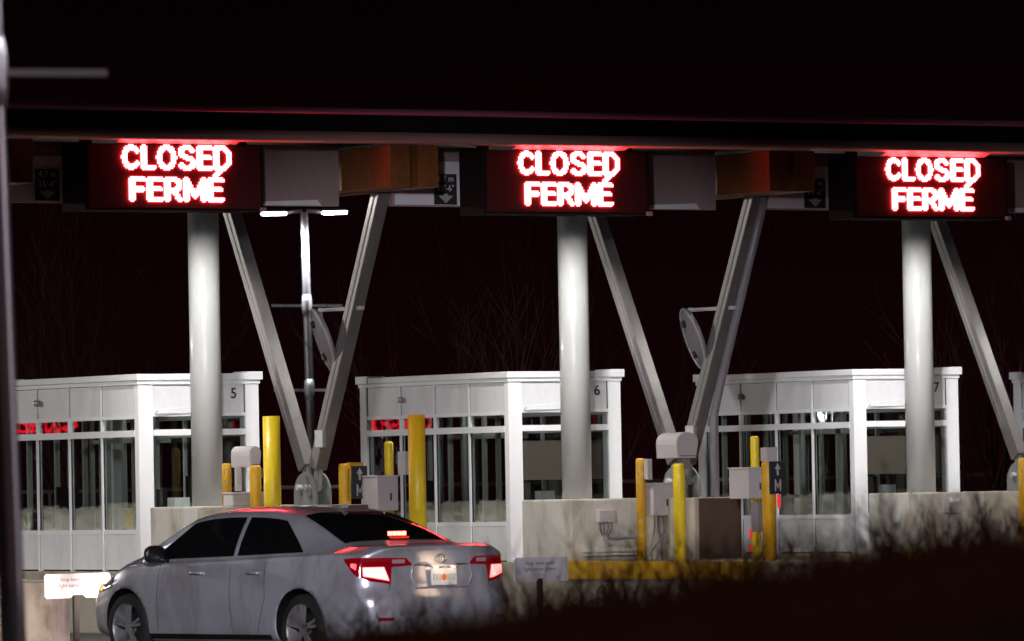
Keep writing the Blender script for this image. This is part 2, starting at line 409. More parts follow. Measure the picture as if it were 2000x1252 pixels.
def clearance(k, lab):
    x = k*S
    c = empty('clearance_sign', (36.7+x, 60.57, 4.5), lab, 'sign', 'height clearance signs beside the lane signs')
    MB().box((36.30+x, 60.555, 4.515), (37.15+x, 60.575, 5.0)).build('board', M['board'], c)
    MB().box((36.80+x, 60.54, 4.52), (37.09+x, 60.553, 4.86)).build('label_plate', M['ink'], c)
    text_mesh('4.7 m', .095, M['board'], 'lettering', c, (36.945+x, 60.537, 4.805), FACE_FRONT)
    text_mesh('15\'-6"', .095, M['board'], 'lettering', c, (36.945+x, 60.537, 4.70), FACE_FRONT)
    b = MB(); b.prism([(36.92+x, 4.64), (36.97+x, 4.64), (36.97+x, 4.62), (37.04+x, 4.62), (36.945+x, 4.535), (36.85+x, 4.62), (36.92+x, 4.62)], 1, 60.534, 60.54)
    b.build('arrow', M['white_ink'], c)
clearance(-1, 'clearance sign at the far left, next to the near pole')
clearance(0, 'clearance sign left of the middle lane sign, partly behind the wooden beam')
clearance(1, 'clearance sign left of the right-hand lane sign, partly behind the wooden beam')
clearance(2, 'clearance sign at the right end of the canopy')

# ------------------------------------------------------------------ islands, booths, columns, struts
def island(k, lab):
    x = k*S
    c = empty('lane_island', (35.9+x, 60, G), lab, 'traffic island', 'raised concrete islands between the lanes')
    b = MB(); b.prism([(34.9+x, 58.7), (35.1+x, 58.35), (35.7+x, 58.25), (36.1+x, 58.6), (36.6+x, 60.6), (36.7+x, 64), (36.7+x, 70.5), (34.9+x, 70.5)], 2, G, PT)
    b.build('plinth', M['concrete'], c, bevel=.02)
    b = MB(); b.box((34.885+x, 58.72, .28), (34.9+x, 63.0, PT+.012)); b.box((34.9+x, 58.72, PT), (35.02+x, 63.0, PT+.012))
    b.build('yellow_edge', M['ochre'], c)
for k, l in ((-1, 'concrete island at the left edge of the picture'), (0, 'concrete island under booth 5, left of the silver car'),
             (1, 'concrete island with a yellow edge under booth 6'), (2, 'concrete island under booth 7 behind the dark grass'), (3, 'concrete island at the far right')):
    island(k, l)

def booth():
    """origin = front left corner at island level; +X right, +Y back"""
    W_, D_ = 1.59, 3.47
    c = empty('toll_booth', (0, 0, 0), '', '')
    fr, pn = M['white_frame'], M['white_panel']
    # roof
    b = MB(); b.box((-.03, -.03, 2.20), (W_+.03, D_+.03, 2.275)); b.build('roof', fr, c, local=True, bevel=.008)
    b = MB(); b.box((W_-.17, -.035, 2.20), (W_+.04, .3, 2.295)); b.build('roof_corner', fr, c, local=True, bevel=.006); b = MB(); b.box((W_*.0-.04, D_-.25, 2.2), (.22, D_+.035, 2.295)); b.build('roof_corner', fr, c, local=True, bevel=.006)
    MB().box((-.012, -.012, 2.155), (W_+.012, D_+.012, 2.2)).build('cornice', fr, c, local=True)
    # corner posts
    for (x0, y0, x1, y1) in ((0, 0, .19, .10), (W_-.18, 0, W_, .14), (0, D_-.16, .10, D_), (W_-.12, D_-.12, W_, D_)):
        MB().box((x0, y0, 0), (x1, y1, 2.155)).build('corner_post', fr, c, local=True, bevel=.006)
    # header panels, side (left) and front
    ys = [.10, .905, 1.705, 2.505, 3.31]
    def grid_side(xo, xi, name):
        for a, b_ in zip(ys, ys[1:]):
            MB().box((xo+.012*xi, a+.022, 1.80), (xo+.05*xi, b_-.022, 2.150)).build('header_panel', pn, c, local=True)
            MB().box((xo+.012*xi, a+.022, .03), (xo+.05*xi, b_-.022, .44)).build('base_panel', pn, c, local=True)
            MB().box((xo+.008*xi, a, .44), (xo+.06*xi, b_, .49)).build('sill', fr, c, local=True)
            MB().box((xo+.004*xi, a, 1.76), (xo+.06*xi, b_, 1.80)).build('window_head', fr, c, local=True)
            w1 = MB().box((xo-.006*xi, a, 1.555), (xo+.06*xi, b_, 1.63)).build('transom', fr, c, local=True)
            MB().box((xo+.03*xi, a+.022, .49), (xo+.038*xi, b_-.022, 1.555)).build('pane', M['glass'], w1, local=True)
            MB().box((xo+.03*xi, a+.022, 1.63), (xo+.038*xi, b_-.022, 1.76)).build('pane', M['glass'], w1, local=True)
            # dark seams
            MB().box((xo+.016*xi, b_-.02, .03), (xo+.02*xi, b_-.004, .44)).build('seam', M['seam'], c, local=True)
            MB().box((xo+.016*xi, b_-.02, 1.80), (xo+.02*xi, b_-.004, 2.15)).build('seam', M['seam'], c, local=True)
            MB().box((xo+.0145*xi, b_-.04, .49), (xo+.024*xi, b_-.02, 1.555)).build('seam', M['seam'], c, local=True)
        for y in ys[1:-1]:
            MB().box((xo, y-.004, 0), (xo+.06*xi, y+.022, 2.155)).build('mullion', fr, c, local=True)
    grid_side(0, 1, 'left'); grid_side(W_, -1, 'right')
    # front
    MB().box((.19, .012, 1.82), (W_-.18, .05, 2.155)).build('header_panel', pn, c, local=True)
    MB().box((W_-.195, .008, 1.79), (W_-.182, .0119, 2.155)).build('seam', M['seam'], c, local=True)
    MB().box((.19, -.004, 1.785), (W_-.18, .06, 1.82)).build('window_head', fr, c, local=True)
    MB().box((.19, .004, .44), (W_-.18, .06, .50)).build('sill', fr, c, local=True)
    w1 = MB().box((.19, -.008, 1.565), (W_-.18, .05, 1.635)).build('transom', fr, c, local=True)
    MB().box((.19, .03, .50), (W_-.18, .038, 1.565)).build('pane', M['glass'], w1, local=True)
    MB().box((.19, .03, 1.635), (W_-.18, .038, 1.785)).build('pane', M['glass'], w1, local=True)
    MB().box((.19, .012, .02), (W_-.18, .05, .44)).build('base_panel', pn, c, local=True)
    # thin hinged awning stay over the front window
    b = MB(); b.bar((.22, -.06, 1.86), (.85, -.08, 1.91), .016, .012, (0, 0, 1)); b.bar((.22, -.06, 1.86), (.21, .012, 1.80), .012, .012); b.bar((.85, -.08, 1.91), (.85, .012, 1.88), .012, .012)
    b.build('awning_stay', M['white_frame'], c, local=True)
    # back wall, floor, ceiling, inner partitions
    b = MB(); b.box((.10, D_-.06, .0), (W_-.12, D_-.02, .5)); b.box((.10, D_-.06, 1.8), (W_-.12, D_-.02, 2.155)); [b.box((q_, D_-.06, .5), (q_+.06, D_-.02, 1.8)) for q_ in (.35, .72, 1.1)]
    b.build('rear_wall', M['inside'], c, local=True)
    MB().box((.06, .06, .0), (W_-.06, D_-.06, .04)).build('floor', M['floor'], c, local=True)
    MB().box((.07, .07, 2.0), (W_-.07, D_-.07, 2.04)).build('ceiling', M['inside'], c, local=True)
    b = MB()
    for (px, py) in ((.55, 1.15), (.85, 1.15), (.55, 1.95), (.85, 1.95), (1.2, 1.95), (.85, 2.35), (.55, 2.75), (.85, 2.75)): b.box((px, py, .04), (px+.05, py+.05, 2.0))
    for zz in (1.5,): b.box((.86, 1.2, zz), (.89, 2.75, zz+.05)); b.box((.9, 1.96, zz), (1.5, 1.99, zz+.05))
    b.build('door_frame', M['inside'], c, local=True)
    d = MB(); d.box((.95, .25, .75), (1.5, 1.1, .79)); d.box((1.0, .3, .04), (1.06, 1.05, .75)); d.box((.2, 2.3, .7), (.75, 3.3, .74)); d.box((.25, 2.4, .04), (.7, 2.5, .7))
    d.build('desk', M['box_dark'], c, local=True)
    d = MB(); d.box((1.1, .5, .79), (1.15, .9, 1.1)); d.box((.4, .18, .55), (.46, .34, .95)); d.box((.3, 2.6, .74), (.6, 2.63, 1.0))
    d.build('monitor', M['car_black'], c, local=True)
    d = MB(); d.box((.62, .3, .6), (.82, .5, .85)); d.box((.55, 1.5, .5), (.72, 1.52, .74)); d.build('papers', M['board'], c, local=True)
    # small dome camera on the side header
    d = MB(); d.tube([(-.06, 2.47, 1.99), (-.045, 2.47, 1.99), (.0, 2.47, 1.99)], [.02, .035, .04], 12)
    d.build('camera_housing', M['galv'], c, local=True)
    return c
proto = booth()
def place_booth(o, k, digit, lab, blind):
    o.location = (35.03+k*S, 64.25, PT-.01); tag(o, lab, 'booth', 'white glazed toll booths standing in a row')
    if digit:
        text_mesh(digit, .17, M['ink'], 'number', o, (36.29+k*S, 64.25+.006, 2.5), FACE_FRONT, off=.002)
    if blind:
        MB().box((.21, .09, .98), (1.38, .10, 1.45)).build('roller_blind', M['blind'], o, local=True)
    if digit == '5':
        MB().box((.05, .30, .50), (.06, .45, .72)).build('yellow_notice', M['yellow'], o, local=True)
B_ = {5: proto}
for n in (4, 6, 7, 8): B_[n] = copy_tree(proto)
place_booth(B_[4], -1, '', 'toll booth at the left edge behind the near pole', False)
place_booth(B_[5], 0, '5', 'white toll booth with the number 5 behind the front of the car', False)
place_booth(B_[6], 1, '6', 'white toll booth with the number 6 in the middle', True)
place_booth(B_[7], 2, '7', 'white toll booth with the number 7 half hidden by its column', True)
for n_ in (4, 5, 6, 7, 8):
    lamp('booth_fill', 'POINT', (35.03+(n_-5)*S+.7, 64.25+1.6, PT+1.9), 3.6, (.95, 1, .95), None, .12)  # fill added inside each booth so the frames show
place_booth(B_[8], 3, '8', 'toll booth only just showing at the right edge', True)

def column(k, lab):
    x = k*S
    c = empty('column', (35.54+x, 63.57, PT), lab, 'column', 'round columns carrying the canopy')
    MB().tube([(35.54+x, 63.57, PT), (35.54+x, 63.57, 5.2)], .178, 40).build('shaft', M['column'], c)
    MB().box((35.34+x, 63.37, 4.95), (35.74+x, 63.77, 5.2)).build('cap', M['steel'], c)
column(0, 'round grey column in front of booth 5'); column(1, 'round grey column in front of booth 6')
column(2, 'round grey column in front of booth 7'); column(3, 'round grey column beyond the right edge')

def base_block(k, lab):
    x = k*S
    b = MB(); b.box((34.94+x, 62.76, PT), (36.35+x, 63.85, 1.205))
    o = b.build('concrete_block', M['concrete_pale'], None, bevel=.02); tag(o, lab, 'concrete block', 'pale concrete blocks at the foot of the columns')
    o2 = MB(); o2.box((35.86+x, 61.55, PT), (36.52+x, 62.72, 1.2)); o2 = o2.build('concrete_block', M['concrete'], None, bevel=.02)
    pb = MB(); pb.box((35.92+x, 61.538, PT+.02), (36.50+x, 61.549, 1.19)); pb.build('dark_front', M['front_brown'], o2)  # thin dark brown sheet over the front face only
    tag(o2, lab.replace('pale concrete block at the column', 'darker concrete block under the leaning struts'), 'concrete block', 'darker concrete blocks under the struts')
for k, l in ((0, 'pale concrete block at the column of booth 5'), (1, 'pale concrete block at the column of booth 6'), (2, 'pale concrete block at the column of booth 7'), (3, 'pale concrete block at the column of booth 8')):
    base_block(k, l)

def struts(k, lab, mirror_lab):
    x = 36.19+k*S
    c = empty('strut_frame', (x, 62.3, 1.2), lab, 'strut', 'V shaped steel struts under the canopy')
    def channel(a, b_, name):
        q = MB(); q.bar(a, b_, .15, .17); q = q.build(name, M['steel'], c, bevel=.012)
        a = Vector(a); b_ = Vector(b_); d = (b_-a).normalized()
        s2 = MB(); s2.bar(a+d*.5+Vector((-.077, 0, 0)), b_-d*.1+Vector((-.077, 0, 0)), .006, .022); s2.build('weld_seam', M['box_dark'], q, local=False)
        return q
    channel((x, 62.42, 1.62), (x, 64.12, 4.72), 'strut'); channel((x, 62.18, 1.62), (x, 60.62, 4.78), 'strut')
    # rounded steel base plates with pins and neck forks
    for dx in (-.09, .09):
        poly = [(62.3+.25*math.cos(R_(t)), 1.32+.25*math.sin(R_(t))) for t in range(0, 181, 12)]
        poly = [(62.55, 1.2)]+poly+[(62.05, 1.2)]
        MB().prism([(p[0], p[1]) for p in poly], 0, x+dx-.012, x+dx+.012).build('base_plate', M['plate'], c)
    for (a, b_) in (((x, 62.38, 1.36), (x, 62.46, 1.70)), ((x, 62.2, 1.36), (x, 62.14, 1.70))):
        q = MB(); q.bar(a, b_, .05, .12); q.build('fork', M['galv'], c, bevel=.01)
    q = MB(); q.tube([(x-.16, 62.2, 1.40), (x+.16, 62.2, 1.40)], .035, 12); q.tube([(x-.16, 62.38, 1.40), (x+.16, 62.38, 1.40)], .035, 12); q.build('pin', M['galv'], c)
    q = MB(); q.bar((x-.13, 62.25, 1.52), (x-.13, 62.15, 1.30), .03, .06); q.build('hook', M['box_dark'], c)
    # junction box on the front strut
    q = MB(); q.box((x-.13, 61.84, 1.84), (x-.08, 62.02, 2.04)); q.build('junction_box', M['galv'], c, bevel=.01)
    if mirror_lab:
        mm = empty('round_mirror', (x, 61.3, 2.7), mirror_lab, 'mirror', 'round convex mirrors on arms below the canopy')
        top = Vector((x-.02, 62.05, 3.40)); cen = Vector((x-.05, 61.93, 3.05)); nrm = Vector((.20, .95, -.02)).normalized()
        v = (Vector((0, 0, 1))*.95-_R*.32).normalized()
        q0 = v.cross(_F).normalized(); nrm = (-_F*.19+q0*.98).normalized(); nrm = (nrm-v*nrm.dot(v)).normalized(); u = nrm.cross(v)
        V = []; F = []; n = 36; prof = [(.0, .05), (.12, .045), (.24, .03), (.34, .0), (.37, -.02), (.36, -.04), (.2, -.05), (.0, -.055)]
        for r_, o_ in prof:
            for q_ in range(n):
                a = 2*math.pi*q_/n; V.append(cen+(u*math.cos(a)+v*math.sin(a))*r_+nrm*o_)
        for i in range(len(prof)-1):
            for q_ in range(n): F.append((i*n+q_, i*n+(q_+1)%n, (i+1)*n+(q_+1)%n, (i+1)*n+q_))
        b = MB(); b.add(V, F, True); disc = b.build('disc', M['box_dark'], mm)
        b = MB(); ring = [cen+(u*math.cos(R_(t))+v*math.sin(R_(t)))*.365 for t in range(0, 361, 10)]; b.tube(ring, .017, 8, False); b.build('rim', M['galv'], mm)
        for t in (.55, -.5): MB().tube([cen+v*t*.36+nrm*.03, cen+v*t*.36+nrm*.075], [.05, .035], 10).build('clamp', M['car_black'], mm)
        b = MB(); b.box((x-.03, 61.12, 3.37), (x+.02, 62.06, 3.41)); b.tube([(x-.0, 62.06, 3.42), (x-.0, 62.06, 3.3)], .025, 8); b.build('arm', M['box'], mm)
struts(0, 'V shaped grey struts rising between booths 5 and 6', 'round mirror hung in front of the far lamp post')
struts(1, 'V shaped grey struts rising between booths 6 and 7', 'round mirror hung left of the leaning downpipe')
struts(2, 'V shaped grey struts at the right edge', None)
# downpipe beside the struts of island 6
b = MB(); b.tube([(41.27, 60.55, 4.72), (41.27, 61.0, 3.75), (41.27, 61.35, 3.0), (41.27, 61.62, 2.4), (41.27, 61.72, 2.15), (41.27, 61.72, PT)], .05, 12)
thing_mesh('downpipe', b, M['rail'], 'dark grey rain pipe following the strut and dropping to the block by booth 7', 'pipe')

# ------------------------------------------------------------------ bollards and lane equipment
def bollard(x, y, z0, z1, r, m, lab, cap='dome', group='yellow steel bollards on the islands', dashes=()):
    c = empty('bollard', (x, y, z0), lab, 'bollard', group)
    b = MB()
    if cap == 'dome': b.tube([(x, y, z0), (x, y, z1-.03), (x, y, z1-.012), (x, y, z1)], [r, r, r*.93, r*.6], 28)
    else: b.tube([(x, y, z0), (x, y, z1)], r, 24)
    b.build('post', m, c)
    if dashes:
        d = MB()
        for z in dashes:
            for s_ in (-.5, .35):
                a = R_(238)+s_*.9
                d.box((x+math.cos(a)*r-.006, y+math.sin(a)*r-.006, z), (x+math.cos(a)*r+.004, y+math.sin(a)*r+.004, z+.045))
        d.build('reflector', M['tape'], c)
    return c
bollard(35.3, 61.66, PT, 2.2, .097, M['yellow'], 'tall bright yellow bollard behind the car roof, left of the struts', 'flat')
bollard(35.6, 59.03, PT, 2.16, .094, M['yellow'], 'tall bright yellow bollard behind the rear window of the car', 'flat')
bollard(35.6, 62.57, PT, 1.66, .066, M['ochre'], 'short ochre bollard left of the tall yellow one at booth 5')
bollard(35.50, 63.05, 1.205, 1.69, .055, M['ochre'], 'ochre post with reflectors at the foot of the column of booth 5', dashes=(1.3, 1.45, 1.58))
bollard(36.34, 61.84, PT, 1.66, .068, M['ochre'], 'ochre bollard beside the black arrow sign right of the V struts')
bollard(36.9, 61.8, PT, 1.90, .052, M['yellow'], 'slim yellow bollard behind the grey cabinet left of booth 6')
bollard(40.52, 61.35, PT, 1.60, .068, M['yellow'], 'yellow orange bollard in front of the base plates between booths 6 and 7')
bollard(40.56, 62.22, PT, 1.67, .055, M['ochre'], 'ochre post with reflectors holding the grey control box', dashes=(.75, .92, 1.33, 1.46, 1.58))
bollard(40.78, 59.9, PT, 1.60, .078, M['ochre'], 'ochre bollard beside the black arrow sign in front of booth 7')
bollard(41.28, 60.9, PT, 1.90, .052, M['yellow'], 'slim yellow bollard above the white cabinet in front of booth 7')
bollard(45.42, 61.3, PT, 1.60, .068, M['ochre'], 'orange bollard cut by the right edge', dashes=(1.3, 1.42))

def cabinet(x, y, z0, z1, w_, d_, m, lab, feet=True):
    c = empty('cabinet', (x, y, z0), lab, 'cabinet', 'grey equipment cabinets on the islands')
    MB().box((x-w_/2, y-d_/2, z0), (x+w_/2, y+d_/2, z1)).build('case', m, c, bevel=.012)
    MB().box((x-w_/2-.01, y-d_/2-.015, z1), (x+w_/2+.01, y+d_/2+.01, z1+.02)).build('lid', m, c, bevel=.004)
    b = MB(); b.box((x+w_*.1, y-d_/2-.012, z0+(z1-z0)*.30), (x+w_*.16, y-d_/2-.002, z0+(z1-z0)*.52)); b.build('lock', M['ink'], c)
    return c
# left cabinets near booth 6 rear
cabinet(36.60, 61.5, 1.12, 1.50, .27, .34, M['box'], 'white equipment cabinet standing between the car roof and booth 6')
bollard(36.60, 61.5, PT, 1.12, .04, M['ochre'], 'thin post under the cabinet hidden by the car roof', 'flat', None)
cabinet(40.80, 62.2, 1.0, 1.36, .30, .22, M['box'], 'grey control box with cables mounted beside the block of booth 6')
cabinet(40.97, 60.6, 1.18, 1.52, .25, .40, M['box'], 'white cabinet held up in front of the glazing of booth 7')
cabinet(35.62, 62.85, 1.205, 1.34, .44, .22, M['box'], 'low grey box on the block beside the column of booth 5')
# cables under the control box
b = MB()
for i, (dx, e) in enumerate(((-.06, -.05), (-.02, .04), (.05, -.02), (.08, -.12))):
    p = [(40.78+dx, 62.18, 1.0), (40.78+dx*1.2, 62.17, .85), (40.76+dx+e, 62.16, .65), (40.74+e*1.6, 62.16, PT)]
    b.tube(p, .012, 6)
thing_mesh('cables', b, M['box_dark'], 'grey cables hanging from the control box down to the island', 'cable')
# control unit on the face of the block at booth 6, with its conduits
c = empty('control_unit', (40.95, 62.74, .9), 'small white control unit screwed to the front of the block by booth 6', 'control unit')
MB().box((40.27, 62.66, .93), (40.50, 62.755, 1.08)).build('case', M['box'], c, bevel=.01)
b = MB()
for i in range(4): b.tube([(40.30+i*.055, 62.71, .93), (40.30+i*.055, 62.71, .86), (40.33+i*.03, 62.71, .78)], .01, 6)
b.tube([(40.40, 62.72, .80), (40.42, 62.72, .745), (40.55, 62.72, .735), (40.90, 62.72, .75), (40.94, 62.72, .80), (40.95, 62.72, .87)], .013, 8)
b.build('conduit', M['rail'], c)
b = MB(); b.box((40.05, 62.70, .585), (41.1, 62.758, .63)); b.box((40.05, 62.62, .545), (41.1, 62.70, .56))
thing_mesh('ledge', b, M['concrete_pale'], 'narrow concrete ledge along the foot of the block by booth 6', 'ledge')

def hood(x, y, z, lab, k=1.):
    c = empty('intercom_hood', (x, y, z), lab, 'intercom', 'rounded hoods on the islands')
    poly = [(x+(px_-x)*k, z+(pz_-z)*(.8 if k < 1 else 1)) for px_, pz_ in [(x-.02, z), (x+.24, z), (x+.27, z+.16)]+[(x+.125+.15*math.cos(R_(t)), z+.20+.10*math.sin(R_(t))) for t in range(10, 171, 16)]+[(x-.03, z+.16)]]
    MB().prism(poly, 1, y-.02, y+.42).build('hood', M['box'], c, bevel=.012)
    b = MB(); b.box((x+.01, y-.025, z+.02), (x+.23*k, y-.021, z+.035)); b.build('slot', M['box_dark'], c)
    b = MB(); b.tube([(x+.12, y+.1, z-.2), (x+.12, y+.1, z)], .03, 10); b.box((x+.06, y-.01, z-.12), (x+.16, y+.1, z-.01)); b.build('stem', M['box_dark'], c)
hood(40.58, 61.45, 1.66, 'mauve rounded hood between the strut feet and booth 7')
hood(35.70, 62.86, 1.64, 'pinkish hood behind the tall yellow bollard at booth 5', .5)
bollard(40.70, 61.56, PT, 1.45, .03, M['rail'], 'thin dark post under the rounded hood', 'flat', None)

def plate_box(x, y, z0, z1, w_, d_, m, name, lab, cat):
    b = MB(); b.box((x-w_/2, y-d_/2, z0), (x+w_/2, y+d_/2, z1)); o = b.build(name, m, None, bevel=.008); return tag(o, lab, cat)
plate_box(35.61, 62.98, 1.37, 1.64, .07, .05, M['box'], 'card_reader', 'small white card reader beside the ochre post at the column of booth 5', 'reader')
plate_box(40.61, 62.14, 1.42, 1.66, .07, .09, M['box'], 'card_reader', 'narrow white card reader beside the reflector post of the control box', 'reader')
plate_box(36.79, 61.3, 1.52, 1.78, .05, .16, M['box'], 'card_reader', 'pale twin card reader between the slim and the tall yellow bollard', 'reader')
plate_box(40.93, 60.1, 1.60, 1.76, .14, .14, M['box'], 'camera_box', 'small grey camera box behind the black arrow sign', 'camera')
plate_box(40.92, 60.3, .80, 1.14, .14, .14, M['box_dark'], 'sensor_box', 'dark sensor box under the white cabinet in front of booth 7', 'sensor')
plate_box(41.75, 63.4, 1.205, 1.27, .3, .2, M['box'], 'white_case', 'low white case lying by the post of booth 6', 'case')
def ticket_lamp(x, y, z0, z1, w_, lab):
    b = MB(); b.box((x-w_/2, y-.01, z0), (x+w_/2, y+.01, z1)); tag(b.build('signal_light', M['indicator']), lab, 'signal light')
ticket_lamp(40.85, 59.80, 1.07, 1.22, .03, 'short red light strip under the black arrow sign')
ticket_lamp(40.73, 60.2, .72, .83, .022, 'upper small red light below the white cabinet')
ticket_lamp(40.72, 60.2, .57, .66, .022, 'lower small red light below the white cabinet')
# right-hand post box on block 7
c = empty('call_button', (45.2, 62.6, .9), 'small pale call box on the face of the block by booth 7', 'call box')
MB().box((45.25, 62.6, .95), (45.38, 62.75, 1.14)).build('case', M['box'], c, bevel=.01)
MB().box((45.27, 62.55, 1.09), (45.37, 62.598, 1.13)).build('top', M['board'], c)

def arrow_sign(x, y, z0, lab):
    c = empty('arrow_sign', (x, y, z0), lab, 'sign', 'black lane arrow signs')
    MB().box((x-.10, y, z0), (x+.10, y+.03, z0+.37)).build('panel', M['ink'], c, bevel=.004)
    b = MB(); b.prism([(x-.012, z0+.21), (x+.012, z0+.21), (x+.014, z0+.28), (x+.04, z0+.28), (x, z0+.35), (x-.04, z0+.28), (x-.014, z0+.28)], 1, y-.004, y-.0005); b.build('arrow', M['white_ink'], c)
    b = MB()
    for s_ in (-1, 1):
        b.prism([(x+s_*.042, z0+.03), (x+s_*.028, z0+.03), (x+s_*.022, z0+.10), (x+s_*.028, z0+.165), (x+s_*.042, z0+.165)], 1, y-.004, y-.0005)
    b.prism([(x-.026, z0+.15), (x, z0+.09), (x+.026, z0+.15), (x+.026, z0+.125), (x, z0+.06), (x-.026, z0+.125)], 1, y-.005, y-.0008)
    b.build('symbol', M['white_ink'], c)
arrow_sign(36.43, 61.66, 1.26, 'black sign with a white arrow beside the ochre bollard behind the car')
arrow_sign(40.80, 59.74, 1.23, 'black sign with a white arrow in front of the glazing of booth 7')
# ochre cap arm holding the arrow sign
b = MB(); b.box((36.34, 61.72, 1.60), (36.52, 61.78, 1.67)); thing_mesh('sign_bracket', b, M['ochre'], 'ochre bracket over the black arrow sign behind the car', 'bracket')

def stop_sign(p, w_, h_, lab, rz=0):
    c = empty('stop_notice', p, lab, 'sign', 'white stop here notices on low posts', rz)
    o = .02; poly = [(-w_/2+o, 0), (-w_*.11, 0), (-w_*.06, h_*.13), (w_*.08, h_*.13), (w_*.13, 0), (w_/2-o, 0), (w_/2, o), (w_/2, h_-o), (w_/2-o, h_), (-w_/2+o, h_), (-w_/2, h_-o), (-w_/2, o)]
    MB().prism(poly, 1, 0, .02).build('board', M['board'], c, local=True)
    for i, t in enumerate(('Stop here until', 'light turns green')):
        q = text_mesh(t, h_*.235, M['rail'], 'lettering', c, (0, 0, 0), FACE_FRONT, align='CENTER'); q.location = (-.03*w_, -.003, h_*(.76-.24*i))
    b = MB(); b.box((-.03, .022, -.5), (.03, .06, h_*.6)); b.build('post', M['ink'], c, local=True)
    q = MB(); q.box((-w_/2+.025, -.002, .02), (-w_/2+.03, 0, h_-.02)); q.box((w_/2-.03, -.002, .02), (w_/2-.025, 0, h_-.02)); q.build('border', M['rail'], c, local=True)
P5 = at(152, 1168, 63.6); P6 = at(1058, 1136, 71.5)
stop_sign(P5, .74, .245, 'white stop notice glaring in the headlight at the left front of the car', 0)
stop_sign(P6, .71, .275, 'dim grey stop notice at the right rear corner of the car', 0)

# ------------------------------------------------------------------ lamp posts with banner arms
def lamp_post(x, y, zs, sc, lab, heads, lean=0, real=True):
    """zs = (base, lower arm, upper arm, head height)"""
    c = empty('lamp_post', (x, y, zs[0]), lab, 'lamp post', 'lamp posts with crossarms')
    dr = Vector((_R.x, _R.y, 0))
    def L(z): return Vector((x, y, z)) + dr*(-lean*(z-zs[0]))
    r0 = .068*sc
    MB().tube([L(zs[0]), L(zs[1]), L(zs[2]), L(zs[3])], [r0*1.08, r0, r0*.95, r0*.8], 20).build('pole', M['pole'], c)
    for z in (zs[2:3] if lean > .02 else zs[1:3]):
        b = MB(); b.tube([L(z-.18), L(z-.08), L(z+.08), L(z+.18)], [r0*1.02, r0*1.22, r0*1.22, r0*1.02], 16); b.build('collar', M['galv'], c)
        for s_ in (-1, 1):
            b = MB(); p = L(z); b.bar(p+dr*s_*.06, p+dr*s_*.60*sc+Vector((0, 0, -.012*s_)), .035, .055*sc, (0, 0, 1)); b.build('crossarm', M['galv'], c)
    for s_ in (-1, 1):
        p = L(zs[3])
        q = MB(); q.bar(p+dr*s_*.04+Vector((0, 0, .02)), p+dr*s_*.3+Vector((0, 0, .0)), .05, .05, (0, 0, 1)); q.build('bracket', M['pole'], c)
        q = MB(); a = p+dr*s_*.28; e = p+dr*s_*.75; up = Vector((0, 0, 1)); fw = Vector((-dr.y, dr.x, 0))
        pts = []
        for (pp, hw, hz) in ((a, .10, .02), (a.lerp(e, .15), .14, .05), (a.lerp(e, .8), .14, .045), (e, .10, .015)):
            pts += [pp+fw*hw+up*.0, pp-fw*hw+up*.0, pp-fw*hw*.7+up*hz, pp+fw*hw*.7+up*hz]
        F = [(0,1,2,3), (15,14,13,12)]
        for i in range(3):
            for j in range(4): F.append((i*4+j, i*4+4+j, i*4+4+(j+1)%4, i*4+(j+1)%4))
        q.add(pts, F); hd = q.build('lamp_head', M['pole'], c)
        q = MB(); q.box((-.20, -.11, -.035), (.20, .11, -.004)); o = q.build('lens', M['lamp_lens'], hd, local=True)
        o.location = a.lerp(e, .5)-root_loc(hd); o.rotation_euler = (0, 0, -AZ)
    return c
FP = at(603, 412, 108.)
far = lamp_post(FP.x, FP.y, (G, at(610, 762, 108.).z, at(605, 597, 108.).z, FP.z-.02), 1.0, 'far double headed lamp post shining between booths 5 and 6', True, lean=.012)
NP = at(33, 1250, 33.)
near = lamp_post(NP.x, NP.y, (G, .9, at(5, 140, 33.).z, 5.4), 1.0, 'near out of focus pole along the left edge of the picture', True, lean=.022)
# light of the posts and of unseen lamps, some added as fill
dr = Vector((_R.x, _R.y, 0))
for s_ in (-1, 1):
    lamp('post_and_fill_light', 'SPOT', Vector((FP.x, FP.y, FP.z-.1))+dr*s_*.5, E_FAR, (.88, .92, 1), Vector((FP.x, FP.y, 0))+dr*s_*.5, .15, 150, .6)
lamp('post_and_fill_light', 'SPOT', Vector((NP.x, NP.y, 5.3))+dr*.1, E_YARD, (.93, .92, 1), (38.2, 62, -3.1), .35, 25, .35)

lamp('post_and_fill_light', 'SPOT', (46, 8, 9), 9000, (1, .85, .95), (NP.x, NP.y, 2.2), .35, 14, .6)
lamp('post_and_fill_light', 'SPOT', (NP.x, NP.y, 5.2), 800, (.95, .9, 1), (NP.x, NP.y, 0), .2, 140, .5)
lamp('post_and_fill_light', 'POINT', (-6, -8, 7), 700, (1, .55, .45), None, .5)  # unseen fill added behind the camera to lift the grass
lamp('post_and_fill_light', 'SPOT', Vector((NP.x, NP.y, 5.3))+dr*.3, 14000, (.93, .92, 1), (38.6, 52.5, .4), .3, 19, .6)
lamp('post_and_fill_light', 'SPOT', (54, 34, 10), 40000, (.84, .76, 1), (39, 51, .6), 1.2, 16, .6)  # unseen lavender spot added to brighten the car
lamp('post_and_fill_light', 'POINT', (22, 86, 6), 4500, (1, .93, .85), None, .3)  # unseen lamp added to light the snow bank the windows mirror
